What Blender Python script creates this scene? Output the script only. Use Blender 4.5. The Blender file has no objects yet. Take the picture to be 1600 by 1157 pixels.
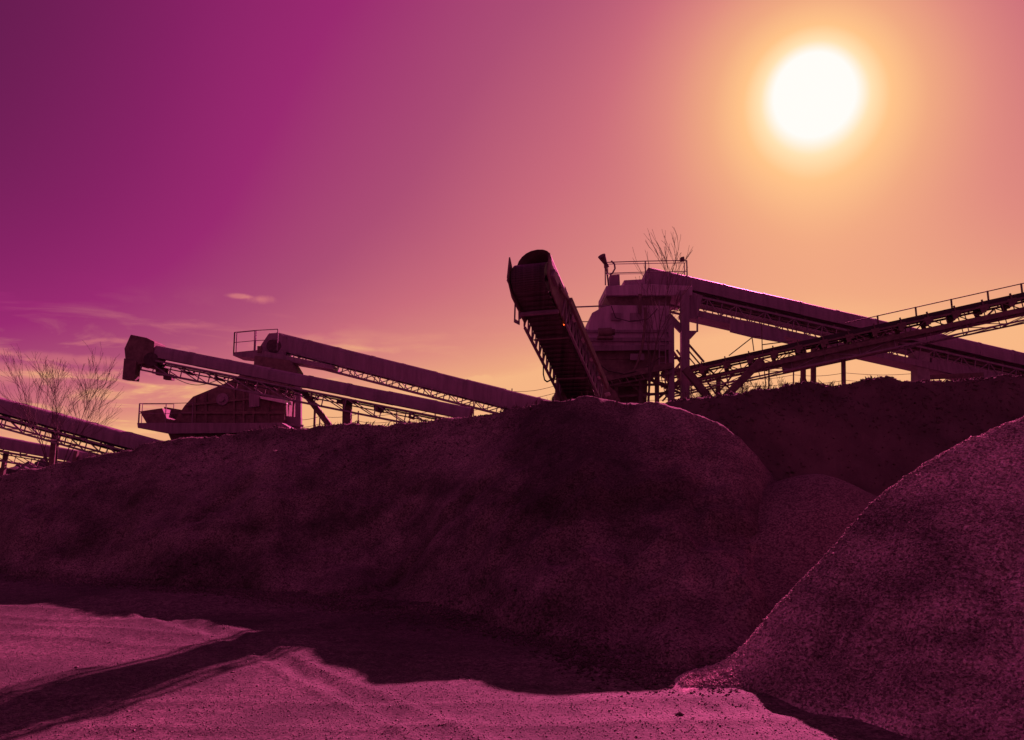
import bpy, math, random
import numpy as np
from mathutils import Vector, Matrix

S = bpy.context.scene
COL = S.collection
random.seed(7)

# ------------------------------------------------------------------ camera
F = 1244.0                                   # focal length in photo pixels (photo is 1600 wide)
PITCH = math.atan(166.5 / F)
CAMZ = 1.7
cam = bpy.data.cameras.new('camera'); cam_o = bpy.data.objects.new('camera', cam); COL.objects.link(cam_o)
cam.sensor_width = 36; cam.lens = 36 * F / 1600; cam.clip_start = 0.05; cam.clip_end = 9000
cam_o.location = (0, 0, CAMZ); cam_o.rotation_euler = (math.pi / 2 + PITCH, 0, 0)
S.camera = cam_o

SUN_DIR = Vector((0.33489614, 0.83617674, 0.43434207)).normalized()
SUN_EL = math.asin(SUN_DIR.z); SUN_AZ = math.atan2(SUN_DIR.x, SUN_DIR.y)

# ------------------------------------------------------------------ world
def lin(c):
    return tuple(((x / 255) / 12.92 if x / 255 <= 0.04045 else ((x / 255 + 0.055) / 1.055) ** 2.4) for x in c)

W = bpy.data.worlds.new('World'); S.world = W; W.use_nodes = True
nt = W.node_tree; nt.nodes.clear()
def N(t, **k):
    n = nt.nodes.new(t)
    for a, b in k.items(): setattr(n, a, b)
    return n
def L(a, b): nt.links.new(a, b)
def M_(op, a, b=None, c=None, clamp=False):
    n = N('ShaderNodeMath', operation=op); n.use_clamp = clamp
    for i, v in enumerate((a, b, c)):
        if v is None: continue
        if isinstance(v, (int, float)): n.inputs[i].default_value = v
        else: L(v, n.inputs[i])
    return n.outputs[0]
tc = N('ShaderNodeTexCoord')
nrm = N('ShaderNodeVectorMath', operation='NORMALIZE'); L(tc.outputs['Generated'], nrm.inputs[0])
dirv = nrm.outputs[0]
dt = N('ShaderNodeVectorMath', operation='DOT_PRODUCT'); L(dirv, dt.inputs[0]); dt.inputs[1].default_value = SUN_DIR
ang = M_('MULTIPLY', M_('ARCCOSINE', M_('MINIMUM', dt.outputs['Value'], 0.999999)), 180 / math.pi)
sep = N('ShaderNodeSeparateXYZ'); L(dirv, sep.inputs[0])
el = M_('MULTIPLY', M_('ARCSINE', sep.outputs['Z']), 180 / math.pi)
elp = M_('MAXIMUM', el, 0.0)
hz = M_('EXPONENT', M_('DIVIDE', elp, -6.5))
t = M_('MULTIPLY_ADD', ang, -0.0124, 0.915)
t = M_('MULTIPLY_ADD', elp, -0.0058, t)
t = M_('MULTIPLY_ADD', hz, 0.96, t)
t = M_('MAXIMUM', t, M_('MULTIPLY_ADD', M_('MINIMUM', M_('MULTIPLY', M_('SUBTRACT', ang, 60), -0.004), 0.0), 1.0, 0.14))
# cap the horizon glow below the white range
t = M_('MINIMUM', t, 0.87)
# glow right round the sun
g1 = M_('EXPONENT', M_('MULTIPLY', M_('POWER', M_('DIVIDE', ang, 4.0), 1.5), -1.0))
g2 = M_('EXPONENT', M_('MULTIPLY', M_('POWER', M_('DIVIDE', ang, 9.5), 2.4), -1.0))
t = M_('MULTIPLY_ADD', g2, 0.218, t)
t = M_('MULTIPLY_ADD', g1, 0.048, t)
g3 = M_('EXPONENT', M_('MULTIPLY', M_('POWER', M_('ABSOLUTE', M_('DIVIDE', M_('SUBTRACT', ang, 21), 9.0)), 2.0), -1.0))
t = M_('MULTIPLY_ADD', g3, 0.045, t)
g4 = M_('EXPONENT', M_('MULTIPLY', M_('POWER', M_('ABSOLUTE', M_('DIVIDE', M_('SUBTRACT', ang, 35), 10.0)), 2.0), -1.0))
t = M_('MULTIPLY_ADD', g4, 0.05, t)
# thin clouds low over the horizon: a planar mapping on a far cloud deck
zc = M_('MAXIMUM', sep.outputs['Z'], 0.015)
cx = M_('DIVIDE', sep.outputs['X'], M_('ADD', zc, 0.10)); cy = M_('DIVIDE', sep.outputs['Y'], M_('ADD', zc, 0.10))
cmb = N('ShaderNodeCombineXYZ'); L(cx, cmb.inputs[0]); L(cy, cmb.inputs[1])
noi = N('ShaderNodeTexNoise'); noi.inputs['Scale'].default_value = 2.3; noi.inputs['Detail'].default_value = 7; noi.inputs['Roughness'].default_value = 0.58; noi.inputs['Distortion'].default_value = 0.5
mp = N('ShaderNodeMapping'); mp.inputs['Scale'].default_value = (0.9, 1.0, 1); mp.inputs['Location'].default_value = (3.1, 4.4, 0); L(cmb.outputs[0], mp.inputs[0]); L(mp.outputs[0], noi.inputs['Vector'])
cr = N('ShaderNodeMapRange'); cr.inputs['From Min'].default_value = 0.50; cr.inputs['From Max'].default_value = 0.70; L(noi.outputs['Fac'], cr.inputs['Value'])
# clouds lie low and mostly to the left, away from the sun
clm = N('ShaderNodeMapRange'); clm.interpolation_type = 'SMOOTHSTEP'
clm.inputs['From Min'].default_value = 13.5; clm.inputs['From Max'].default_value = 6.0; L(el, clm.inputs['Value'])
lft = N('ShaderNodeMapRange'); lft.inputs['From Min'].default_value = 0.10; lft.inputs['From Max'].default_value = -0.40; lft.inputs['To Min'].default_value = 0.25; L(sep.outputs['X'], lft.inputs['Value'])
cl = M_('MULTIPLY', M_('MULTIPLY', cr.outputs[0], clm.outputs[0]), lft.outputs[0])
t = M_('MULTIPLY_ADD', cl, M_('MULTIPLY', M_('SUBTRACT', 1.0, t), 0.62), t)
# a few single puffs and wisps
def skydir(px, py):
    v = Vector((px - 800, F, 578.5 - py)); c, s_ = math.cos(PITCH), math.sin(PITCH)
    return Vector((v.x, v.y * c - v.z * s_, v.y * s_ + v.z * c)).normalized()
pn_ = N('ShaderNodeTexNoise'); pn_.inputs['Scale'].default_value = 38; pn_.inputs['Detail'].default_value = 5; L(dirv, pn_.inputs['Vector'])
pf = M_('MULTIPLY', M_('SUBTRACT', pn_.outputs['Fac'], 0.5), 1.9)
for px_, py_, rx_, rz_, am_ in ((745, 602, .022, .011, .16), (785, 607, .014, .009, .17), (408, 468, .016, .006, .13), (376, 463, .016, .003, .16), (10, 580, .06, .012, .12), (95, 560, .07, .006, .10), (215, 612, .09, .018, .04), (520, 545, .09, .005, .07)):
    sb = N('ShaderNodeVectorMath', operation='SUBTRACT'); L(dirv, sb.inputs[0]); sb.inputs[1].default_value = skydir(px_, py_)
    ms = N('ShaderNodeVectorMath', operation='MULTIPLY'); L(sb.outputs[0], ms.inputs[0]); ms.inputs[1].default_value = (1 / rx_, 1 / rx_, 1 / rz_)
    ln_ = N('ShaderNodeVectorMath', operation='LENGTH'); L(ms.outputs[0], ln_.inputs[0])
    pm_ = N('ShaderNodeMapRange'); pm_.interpolation_type = 'SMOOTHSTEP'; pm_.inputs['From Min'].default_value = 1.35; pm_.inputs['From Max'].default_value = 0.25; L(M_('ADD', ln_.outputs['Value'], pf), pm_.inputs['Value'])
    t = M_('MULTIPLY_ADD', pm_.outputs[0], am_, t)
t = M_('MINIMUM', t, M_('MAXIMUM', M_('ADD', M_('MULTIPLY', M_('LESS_THAN', ang, 12.0), 1.0), 0.905), 0.0))
# broad faint unevenness of the high sky
noi2 = N('ShaderNodeTexNoise'); noi2.inputs['Scale'].default_value = 2.2; noi2.inputs['Detail'].default_value = 3; L(dirv, noi2.inputs['Vector'])
t = M_('MULTIPLY_ADD', M_('SUBTRACT', noi2.outputs['Fac'], 0.5), 0.05, t)
ramp = N('ShaderNodeValToRGB'); L(t, ramp.inputs[0])
stops = [(0.00, (66, 17, 56)), (0.12, (96, 24, 76)), (0.30, (134, 30, 100)), (0.42, (154, 38, 112)), (0.55, (172, 76, 116)),
         (0.66, (200, 106, 122)), (0.77, (220, 138, 126)), (0.87, (236, 168, 128)), (0.94, (252, 196, 136)), (0.975, (255, 226, 178)), (1.0, (255, 253, 248))]
els = ramp.color_ramp.elements
els[0].position, els[0].color = stops[0][0], (*lin(stops[0][1]), 1)
els[1].position, els[1].color = stops[-1][0], (*lin(stops[-1][1]), 1)
for p, c in stops[1:-1]:
    e = els.new(p); e.color = (*lin(c), 1)
sky = N('ShaderNodeTexSky'); sky.sky_type = 'NISHITA'; sky.sun_disc = False; sky.sun_elevation = SUN_EL; sky.sun_rotation = SUN_AZ
bgs = N('ShaderNodeBackground'); bgs.inputs['Strength'].default_value = 0.05
tint = N('ShaderNodeMix', data_type='RGBA', blend_type='MULTIPLY'); tint.inputs['Factor'].default_value = 1
L(sky.outputs[0], tint.inputs[6]); tint.inputs[7].default_value = (0.03, 0.01, 0.01, 1)
L(tint.outputs[2], bgs.inputs['Color'])
bg = N('ShaderNodeBackground'); # unseen sky opposite the sun, made a lighter rose to fill camera-facing sides
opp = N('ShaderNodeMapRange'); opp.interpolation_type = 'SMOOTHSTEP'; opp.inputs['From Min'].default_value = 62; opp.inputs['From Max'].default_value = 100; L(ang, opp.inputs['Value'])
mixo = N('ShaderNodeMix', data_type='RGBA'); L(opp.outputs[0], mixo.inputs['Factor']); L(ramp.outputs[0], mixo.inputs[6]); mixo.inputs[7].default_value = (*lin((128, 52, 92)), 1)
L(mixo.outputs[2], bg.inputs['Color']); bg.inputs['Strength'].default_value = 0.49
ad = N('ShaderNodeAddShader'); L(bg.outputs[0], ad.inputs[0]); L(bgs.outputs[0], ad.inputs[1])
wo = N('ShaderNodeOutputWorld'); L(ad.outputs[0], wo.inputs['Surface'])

# ------------------------------------------------------------------ sun lamp
sl = bpy.data.lights.new('sun', 'SUN'); sl.energy = 4.7; sl.angle = math.radians(0.5); sl.color = (1.0, 0.13, 0.38)
slo = bpy.data.objects.new('sun', sl); COL.objects.link(slo)
slo.rotation_euler = SUN_DIR.to_track_quat('Z', 'Y').to_euler()

S.view_settings.view_transform = 'Standard'; S.view_settings.look = 'None'; S.view_settings.exposure = 1.0; S.view_settings.gamma = 1
S.render.engine = 'CYCLES'
S.cycles.max_bounces = 4

# ------------------------------------------------------------------ helpers
def ray(px, py):
    v = Vector((px - 800, F, 578.5 - py)); c, s = math.cos(PITCH), math.sin(PITCH)
    return Vector((v.x, v.y * c - v.z * s, v.y * s + v.z * c))
def P(px, py, D):
    """point seen at photo pixel (px, py), D metres ahead of the camera"""
    r = ray(px, py); k = D / r.y
    return Vector((r.x * k, D, CAMZ + r.z * k))

def material(name, color, rough=0.85, metal=0.0, var=0.25, scale=6.0, bump=0.0, bscale=40.0, streak=False, dark=None, voro=0.0, patch=0.0, mscale=None):
    m = bpy.data.materials.new(name); m.use_nodes = True
    n = m.node_tree; b = n.nodes['Principled BSDF']
    b.inputs['Roughness'].default_value = rough; b.inputs['Metallic'].default_value = metal
    tcx = n.nodes.new('ShaderNodeTexCoord'); mpg = n.nodes.new('ShaderNodeMapping')
    n.links.new(tcx.outputs['Object'], mpg.inputs[0])
    if mscale: mpg.inputs['Scale'].default_value = mscale; streak = True
    elif streak: mpg.inputs['Scale'].default_value = (3, 3, 0.35)
    a = n.nodes.new('ShaderNodeTexNoise'); a.inputs['Scale'].default_value = scale; a.inputs['Detail'].default_value = 9; a.inputs['Roughness'].default_value = 0.62
    n.links.new(mpg.outputs[0], a.inputs['Vector'])
    r = n.nodes.new('ShaderNodeValToRGB')
    d = dark or tuple(x * (1 - var) for x in color)
    l = tuple(min(1, x * (1 + var)) for x in color)
    r.color_ramp.elements[0].position = 0.34; r.color_ramp.elements[0].color = (*d, 1)
    r.color_ramp.elements[1].position = 0.66; r.color_ramp.elements[1].color = (*l, 1)
    n.links.new(a.outputs['Fac'], r.inputs[0])
    src = r.outputs[0]
    if patch:
        pn = n.nodes.new('ShaderNodeTexNoise'); pn.inputs['Scale'].default_value = patch; pn.inputs['Detail'].default_value = 6; pn.inputs['Distortion'].default_value = 0.8
        pm = n.nodes.new('ShaderNodeMapping'); pm.inputs['Rotation'].default_value = (0, 0, 0.6); pm.inputs['Scale'].default_value = (0.7, 0.8, 1.8); n.links.new(tcx.outputs['Object'], pm.inputs[0]); n.links.new(pm.outputs[0], pn.inputs['Vector'])
        pr = n.nodes.new('ShaderNodeMapRange'); pr.inputs['From Min'].default_value = 0.36; pr.inputs['From Max'].default_value = 0.64; pr.inputs['To Min'].default_value = 0.5; pr.inputs['To Max'].default_value = 1.5
        n.links.new(pn.outputs['Fac'], pr.inputs['Value'])
        px_ = n.nodes.new('ShaderNodeVectorMath'); px_.operation = 'SCALE'; n.links.new(src, px_.inputs[0]); n.links.new(pr.outputs[0], px_.inputs['Scale']); src = px_.outputs[0]
    if voro:
        v = n.nodes.new('ShaderNodeTexVoronoi'); v.inputs['Scale'].default_value = voro
        n.links.new(tcx.outputs['Object'], v.inputs['Vector'])
        sp = n.nodes.new('ShaderNodeSeparateColor'); n.links.new(v.outputs['Color'], sp.inputs[0])
        mr = n.nodes.new('ShaderNodeMapRange'); mr.inputs['To Min'].default_value = 0.35; mr.inputs['To Max'].default_value = 1.6
        n.links.new(sp.outputs[0], mr.inputs['Value'])
        mx = n.nodes.new('ShaderNodeVectorMath'); mx.operation = 'SCALE'
        n.links.new(src, mx.inputs[0]); n.links.new(mr.outputs[0], mx.inputs['Scale']); src = mx.outputs[0]
    n.links.new(src, b.inputs['Base Color'])
    if bump:
        bn = n.nodes.new('ShaderNodeTexNoise'); bn.inputs['Scale'].default_value = bscale; bn.inputs['Detail'].default_value = 6; bn.inputs['Roughness'].default_value = 0.7
        n.links.new(mpg.outputs[0] if streak else tcx.outputs['Object'], bn.inputs['Vector'])
        bp = n.nodes.new('ShaderNodeBump'); bp.inputs['Strength'].default_value = 1.0; bp.inputs['Distance'].default_value = bump
        n.links.new(bn.outputs['Fac'], bp.inputs['Height']); n.links.new(bp.outputs[0], b.inputs['Normal'])
    return m

MAT = dict(
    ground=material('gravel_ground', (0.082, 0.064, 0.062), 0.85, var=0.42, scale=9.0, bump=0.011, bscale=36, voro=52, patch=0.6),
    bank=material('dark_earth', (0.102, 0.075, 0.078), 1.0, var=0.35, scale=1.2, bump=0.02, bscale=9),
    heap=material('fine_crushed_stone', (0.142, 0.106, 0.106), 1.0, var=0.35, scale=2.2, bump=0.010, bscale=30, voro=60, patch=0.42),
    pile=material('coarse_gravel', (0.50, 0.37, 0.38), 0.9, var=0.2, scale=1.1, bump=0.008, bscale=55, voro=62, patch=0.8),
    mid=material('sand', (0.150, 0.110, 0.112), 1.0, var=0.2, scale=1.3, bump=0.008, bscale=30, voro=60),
    stone=material('gravel_stone', (0.14, 0.108, 0.106), 0.6, var=0.5, scale=7),
    steel=material('grey_painted_steel', (0.26, 0.19, 0.24), 0.6, 0.0, var=0.25, scale=2.4, bump=0.004, bscale=14, streak=True),
    cover=material('weathered_cover_sheet', (0.27, 0.19, 0.25), 0.55, 0.0, var=0.22, scale=1.6, bump=0.006, bscale=8, streak=True),
    sheet=material('flare_lifted_housing_sheet', (0.46, 0.34, 0.44), 0.6, 0.0, var=0.25, scale=1.4, bump=0.006, bscale=8, streak=True),  # tower housing sheet, base colour lightened to carry the flare veil
    dsteel=material('dark_rusty_steel', (0.17, 0.12, 0.11), 0.75, 0.0, var=0.35, scale=5, bump=0.004, bscale=30),
    rubber=material('black_rubber_belt', (0.035, 0.025, 0.03), 0.6, 0.0, var=0.3, scale=5, bump=0.003, bscale=30),
    drum=material('worn_drum_rubber', (0.075, 0.05, 0.06), 0.45, 0.0, var=0.5, scale=9),
    wornbelt=material('worn_striped_belt', (0.060, 0.038, 0.042), 0.42, 0.0, var=0.75, scale=1.0, bump=0.004, bscale=6, mscale=(26, 0.4, 0.4)),
    concrete=material('stained_concrete', (0.30, 0.25, 0.27), 0.9, 0.0, var=0.2, scale=3, bump=0.01, bscale=18),
    bark=material('bare_bark', (0.14, 0.10, 0.10), 0.9, 0.0, var=0.3, scale=12),
    weed=material('dry_weeds', (0.09, 0.07, 0.06), 0.9, 0.0, var=0.3, scale=12),
    white=material('pale_painted_board', (0.62, 0.55, 0.58), 0.6, 0.0, var=0.08, scale=3),
    bright=material('bare_bright_steel', (0.62, 0.56, 0.58), 0.35, 0.3, var=0.12, scale=5),
    wood=material('far_wood_twigs', (0.09, 0.07, 0.08), 1.0, 0.0, var=0.3, scale=0.4),
)
ml = bpy.data.materials.new('lit_warning_lamp'); ml.use_nodes = True
b_ = ml.node_tree.nodes['Principled BSDF']; b_.inputs['Base Color'].default_value = (0.8, 0.12, 0.03, 1)
b_.inputs['Emission Color'].default_value = (1.0, 0.10, 0.02, 1); b_.inputs['Emission Strength'].default_value = 1.6
MAT['lamp'] = ml

class MB:
    """collects shapes, then links them as one mesh object"""
    def __init__(s): s.v = []; s.f = []; s.sm = []
    def add(s, vs, fs, smooth=False):
        o = len(s.v); s.v += [tuple(x) for x in vs]; s.f += [tuple(i + o for i in f) for f in fs]; s.sm += [smooth] * len(fs); return s
    def box(s, c, ax, ay, az):
        """box with centre c and half-axis vectors"""
        c = Vector(c); vs = [c + ax * i + ay * j + az * k for i in (-1, 1) for j in (-1, 1) for k in (-1, 1)]
        return s.add(vs, [(0, 1, 3, 2), (4, 6, 7, 5), (0, 4, 5, 1), (2, 3, 7, 6), (0, 2, 6, 4), (1, 5, 7, 3)])
    def bx(s, x0, x1, y0, y1, z0, z1):
        return s.box(((x0 + x1) / 2, (y0 + y1) / 2, (z0 + z1) / 2), Vector(((x1 - x0) / 2, 0, 0)), Vector((0, (y1 - y0) / 2, 0)), Vector((0, 0, (z1 - z0) / 2)))
    def bar(s, p, q, w=0.05, h=None, up=None):
        p = Vector(p); q = Vector(q); d = q - p; Ln = d.length
        if Ln < 1e-5: return s
        d.normalize(); h = h or w
        up = up or (Vector((0, 0, 1)) if abs(d.z) < 0.95 else Vector((1, 0, 0)))
        a = d.cross(up).normalized(); b = a.cross(d).normalized()
        return s.box((p + q) / 2, d * Ln / 2, a * w / 2, b * h / 2)
    def tube(s, p, q, r, r2=None, n=8, caps=True):
        p = Vector(p); q = Vector(q); r2 = r if r2 is None else r2; d = (q - p)
        if d.length < 1e-6: return s
        d.normalize(); up = Vector((0, 0, 1)) if abs(d.z) < 0.9 else Vector((1, 0, 0))
        a = d.cross(up).normalized(); b = a.cross(d)
        vs = []
        for c, rr in ((p, r), (q, r2)):
            for i in range(n):
                t_ = 2 * math.pi * i / n; vs.append(c + (a * math.cos(t_) + b * math.sin(t_)) * rr)
        s.add(vs, [(i, (i + 1) % n, n + (i + 1) % n, n + i) for i in range(n)], True)
        if caps: s.add(vs, [tuple(range(n))[::-1], tuple(range(n, 2 * n))])
        return s
    def path(s, pts, r, n=6):
        for a, b in zip(pts[:-1], pts[1:]): s.tube(a, b, r, n=n)
        return s
    def prism(s, pts, depth):
        """closed outline of 3D points pushed back by the vector depth"""
        n = len(pts); pts = [Vector(p) for p in pts]; vs = pts + [p + depth for p in pts]
        return s.add(vs, [tuple(range(n)), tuple(range(2 * n - 1, n - 1, -1))] + [(i, i + n, (i + 1) % n + n, (i + 1) % n) for i in range(n)])
    def pix(s, pp, D, th):
        """outline given by photo pixels, standing at distance D, th metres deep"""
        return s.prism([P(x, y, D) for x, y in pp], Vector((0, th, 0)))
    def build(s, name, mat, parent=None, origin=None, bevel=0.0):
        me = bpy.data.meshes.new(name)
        o = bpy.data.objects.new(name, me); COL.objects.link(o)
        if parent is not None:
            off = Vector(parent['_w']); o.parent = parent
        else:
            off = Vector(origin) if origin is not None else Vector((0, 0, 0))
            o.location = off
        me.from_pydata([tuple(Vector(x) - off) for x in s.v], [], s.f); me.materials.append(MAT[mat])
        for p, sm in zip(me.polygons, s.sm): p.use_smooth = sm
        me.update()
        o['_w'] = tuple(off)
        if bevel:
            bv = o.modifiers.new('bevel', 'BEVEL'); bv.width = bevel; bv.segments = 2; bv.limit_method = 'ANGLE'
        return o

def tag(o, label=None, cat=None, group=None, kind=None):
    if label: o['label'] = label
    if cat: o['category'] = cat
    if group: o['group'] = group
    if kind: o['kind'] = kind
    return o
def thing(name, loc, label, cat, group=None):
    o = bpy.data.objects.new(name, None); COL.objects.link(o); o.location = loc; o.empty_display_size = 0.3
    o['_w'] = tuple(loc); return tag(o, label, cat, group)
def sub(parent, mb, name, mat, **k):
    return mb.build(name, mat, parent, **k)

# ------------------------------------------------------------------ numpy noise
def _hash(ix, iy, seed):
    h = (ix.astype(np.int64) * 374761393 + iy.astype(np.int64) * 668265263 + seed * 1442695041) & 0xffffffff
    h = ((h ^ (h >> 13)) * 1274126177) & 0xffffffff
    return ((h ^ (h >> 16)) & 0xffffff) / float(0xffffff)
def vnoise(x, y, seed=0):
    ix = np.floor(x); iy = np.floor(y); fx = x - ix; fy = y - iy
    fx = fx * fx * fx * (fx * (fx * 6 - 15) + 10); fy = fy * fy * fy * (fy * (fy * 6 - 15) + 10)
    a = _hash(ix, iy, seed); b = _hash(ix + 1, iy, seed); c = _hash(ix, iy + 1, seed); d = _hash(ix + 1, iy + 1, seed)
    return (a * (1 - fx) + b * fx) * (1 - fy) + (c * (1 - fx) + d * fx) * fy
def fbm(x, y, oct=5, seed=0, gain=0.5):
    s = 0; a = 1; n = 0
    for i in range(oct):
        s = s + a * (vnoise(x, y, seed + i * 17) * 2 - 1); n += a; a *= gain
        x, y = x * 1.93 + y * 0.35 + 7.1, y * 1.93 - x * 0.35 + 3.7
    return s / n
def sstep(x): x = np.clip(x, 0, 1); return x * x * (3 - 2 * x)

def grid_mesh(name, X, Y, Z, mat, smooth=True):
    nr, nc = X.shape
    v = np.stack([X, Y, Z], -1).reshape(-1, 3).astype(np.float32)
    i = np.arange(nr * nc).reshape(nr, nc)
    q = np.stack([i[:-1, :-1], i[:-1, 1:], i[1:, 1:], i[1:, :-1]], -1).reshape(-1, 4)
    me = bpy.data.meshes.new(name)
    me.vertices.add(len(v)); me.vertices.foreach_set('co', v.ravel())
    me.loops.add(q.size); me.loops.foreach_set('vertex_index', q.ravel().astype(np.int32))
    me.polygons.add(len(q)); me.polygons.foreach_set('loop_start', np.arange(0, q.size, 4, dtype=np.int32))
    me.polygons.foreach_set('use_smooth', np.ones(len(q), dtype=bool) if smooth else np.zeros(len(q), dtype=bool))
    me.update(calc_edges=True); me.validate()
    me.materials.append(MAT[mat])
    o = bpy.data.objects.new(name, me); COL.objects.link(o); return o

def table(rows):
    """rows (px, py, D) of a crest line -> azimuth tangent u, distance y, height z"""
    a = []
    for px, py, D in rows:
        p = P(px, py, D); a.append((p.x / p.y, p.y, p.z))
    return np.array(a).T
def smooth_interp(u, tab, k):
    # linear interpolation, softened by averaging neighbours
    w = 0.012
    return sum(np.interp(u + d * w, tab[0], tab[k]) for d in (-1.5, -0.5, 0.5, 1.5)) / 4

# ------------------------------------------------------------------ terrain heights (x, y arrays -> z)
def h_ground(x, y):
    r = np.hypot(x, y)
    z = 0.05 * fbm(x * 0.35, y * 0.35, 4, 3) + 0.012 * fbm(x * 3.1, y * 3.1, 4, 5) * np.exp(-r / 30)
    # wheel ruts worn across the yard
    rut = np.sin((y * 0.93 - x * 0.37) * 2.6 + 1.6 * fbm(x * 0.4, y * 0.4, 2, 9)) 
    z = z + 0.014 * np.clip(rut, -0.4, 1) * np.exp(-((y - 8) / 6) ** 2)
    z = z + 0.030 * fbm(x * 0.28 + 3, y * 1.1 + x * .12, 3, 10) * np.exp(-r / 40)
    # tyre tracks
    for k, (c0, sl_) in enumerate(((6.1, 0.10), (7.9, 0.12), (9.3, 0.05), (5.0, 0.22))):
        d = np.abs(y - (c0 - sl_ * x * (1 + 1.4 * k) + 0.25 * np.sin(x * .5 + k) + 0.25 * fbm(x * .6, y * .1, 2, 14 + k)))
        z = z - 0.032 * np.exp(-(d / 0.16) ** 2) * (0.75 + 0.25 * np.sin(x * 24 + y * 9)) * (0.15 + 0.85 * sstep(0.5 + 2.2 * fbm(x * 0.45 + k * 5, y * 0.45, 3, 12))) + 0.012 * np.exp(-((d - 0.30) / 0.09) ** 2)
    return z

main_t = table([(-1100, 790, 30), (-500, 772, 28), (-150, 762, 19), (0, 748, 17.6), (30, 742, 17.4), (75, 728, 17.3), (130, 717, 17.2), (200, 707, 17.1),
                (235, 694, 17.0), (285, 684, 16.8), (330, 681, 16.7), (380, 677, 16.5), (420, 668, 16.3), (470, 672, 16.1), (500, 668, 15.9), (530, 661, 15.6),
                (600, 667, 15.3), (650, 658, 15), (700, 654, 14.8), (750, 651, 14.5), (800, 642, 14.1), (850, 631, 13.5), (885, 625, 13.1), (920, 623, 12.9),
                (960, 624, 12.6), (1005, 628, 12.3), (1050, 635, 12.0), (1100, 650, 11.6), (1150, 680, 11.3), (1190, 722, 11.2), (1230, 772, 11.2), (1300, 870, 11.2), (1380, 990, 10), (1500, 1010, 10), (2300, 1010, 15)])
def h_main(x, y):
    u = x / y
    yc = smooth_interp(u, main_t, 1); zc = smooth_interp(u, main_t, 2)
    zc = zc + (0.055 * fbm(u * 26, u * 3 + 5, 3, 151) + 0.030 * fbm(u * 95, u * 7 + 1, 3, 153)) * np.clip(zc, 0, 1)
    yc = yc + 0.30 * fbm(u * 14, u * 2 + 9, 3, 155)
    n1 = fbm(x * 0.42, y * 0.30, 4, 21); n2 = fbm(x * 1.3, y * 1.1, 5, 33)
    zc0 = np.maximum(zc, 0.02)
    run = zc0 / 0.74 + 0.6
    toe = yc - run + 0.35 * fbm(x * 0.5, y * 0.1, 3, 41)
    s = (y - toe) / (yc - toe)
    prof = np.where(s < 1, np.clip(s, 0, 1) ** 1.06, 1)
    z = zc0 * prof
    mask = np.sin(math.pi * np.clip(s, 0, 1)) * (1 - np.clip(s, 0, 1)) * 1.7
    # slumps and shelves that run down the slope
    slump = np.abs(fbm(x * 0.55 + y * 0.25, y * 0.22 - x * 0.08, 4, 55))
    sh = fbm(x * 0.33 - 0.5 * y, y * 0.5 + 0.22 * x, 3, 77)
    z = z + mask * (0.34 * n1 - 0.45 * (slump - 0.2) + 0.16 * np.tanh(sh * 7)) * np.clip(zc0 / 1.6, 0, 1)
    lob = np.clip(s, 0, 1) * np.clip(zc0 / 1.5, 0, 1)
    z = z + lob * (0.07 * n2 + 0.05 * np.clip(fbm(x * 3.2, y * 3.2, 3, 67) - 0.08, 0, 1) + 0.022 * fbm(x * 5.5, y * 5.5, 4, 61)) + mask * (0.10 * np.abs(fbm((x + 0.25 * y) * 2.4, y * 0.45, 4, 63)) + 0.11 * np.tanh(9 * fbm(x * 0.8 - y * .5, y * 1.6, 4, 65)) - 0.22 * np.abs(fbm(x * 0.95 + y * .5, y * 0.8, 4, 69)) + 0.05 * fbm(x * 2.4, y * 2.0, 4, 71)) * np.clip(zc0, 0, 1)
    los = (zc0 - CAMZ) / yc
    back = np.where(los > 0, los * 0.80, los * 1.35 - 0.02)
    yb = np.clip(y - yc, 0, 34)
    z = np.where(s >= 1, z + yb * back - 0.10 * sstep((y - yc) / 1.5), z)
    z = z * (1 - sstep((y - 62) / 16)) - 0.5 * sstep((y - 70) / 8)
    z = z - 0.35 * (s < 0) * np.clip(-s * 4, 0, 1) - 0.06 * (s < 0.02)
    return np.where(zc < 0.03, -0.4, z)

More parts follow.
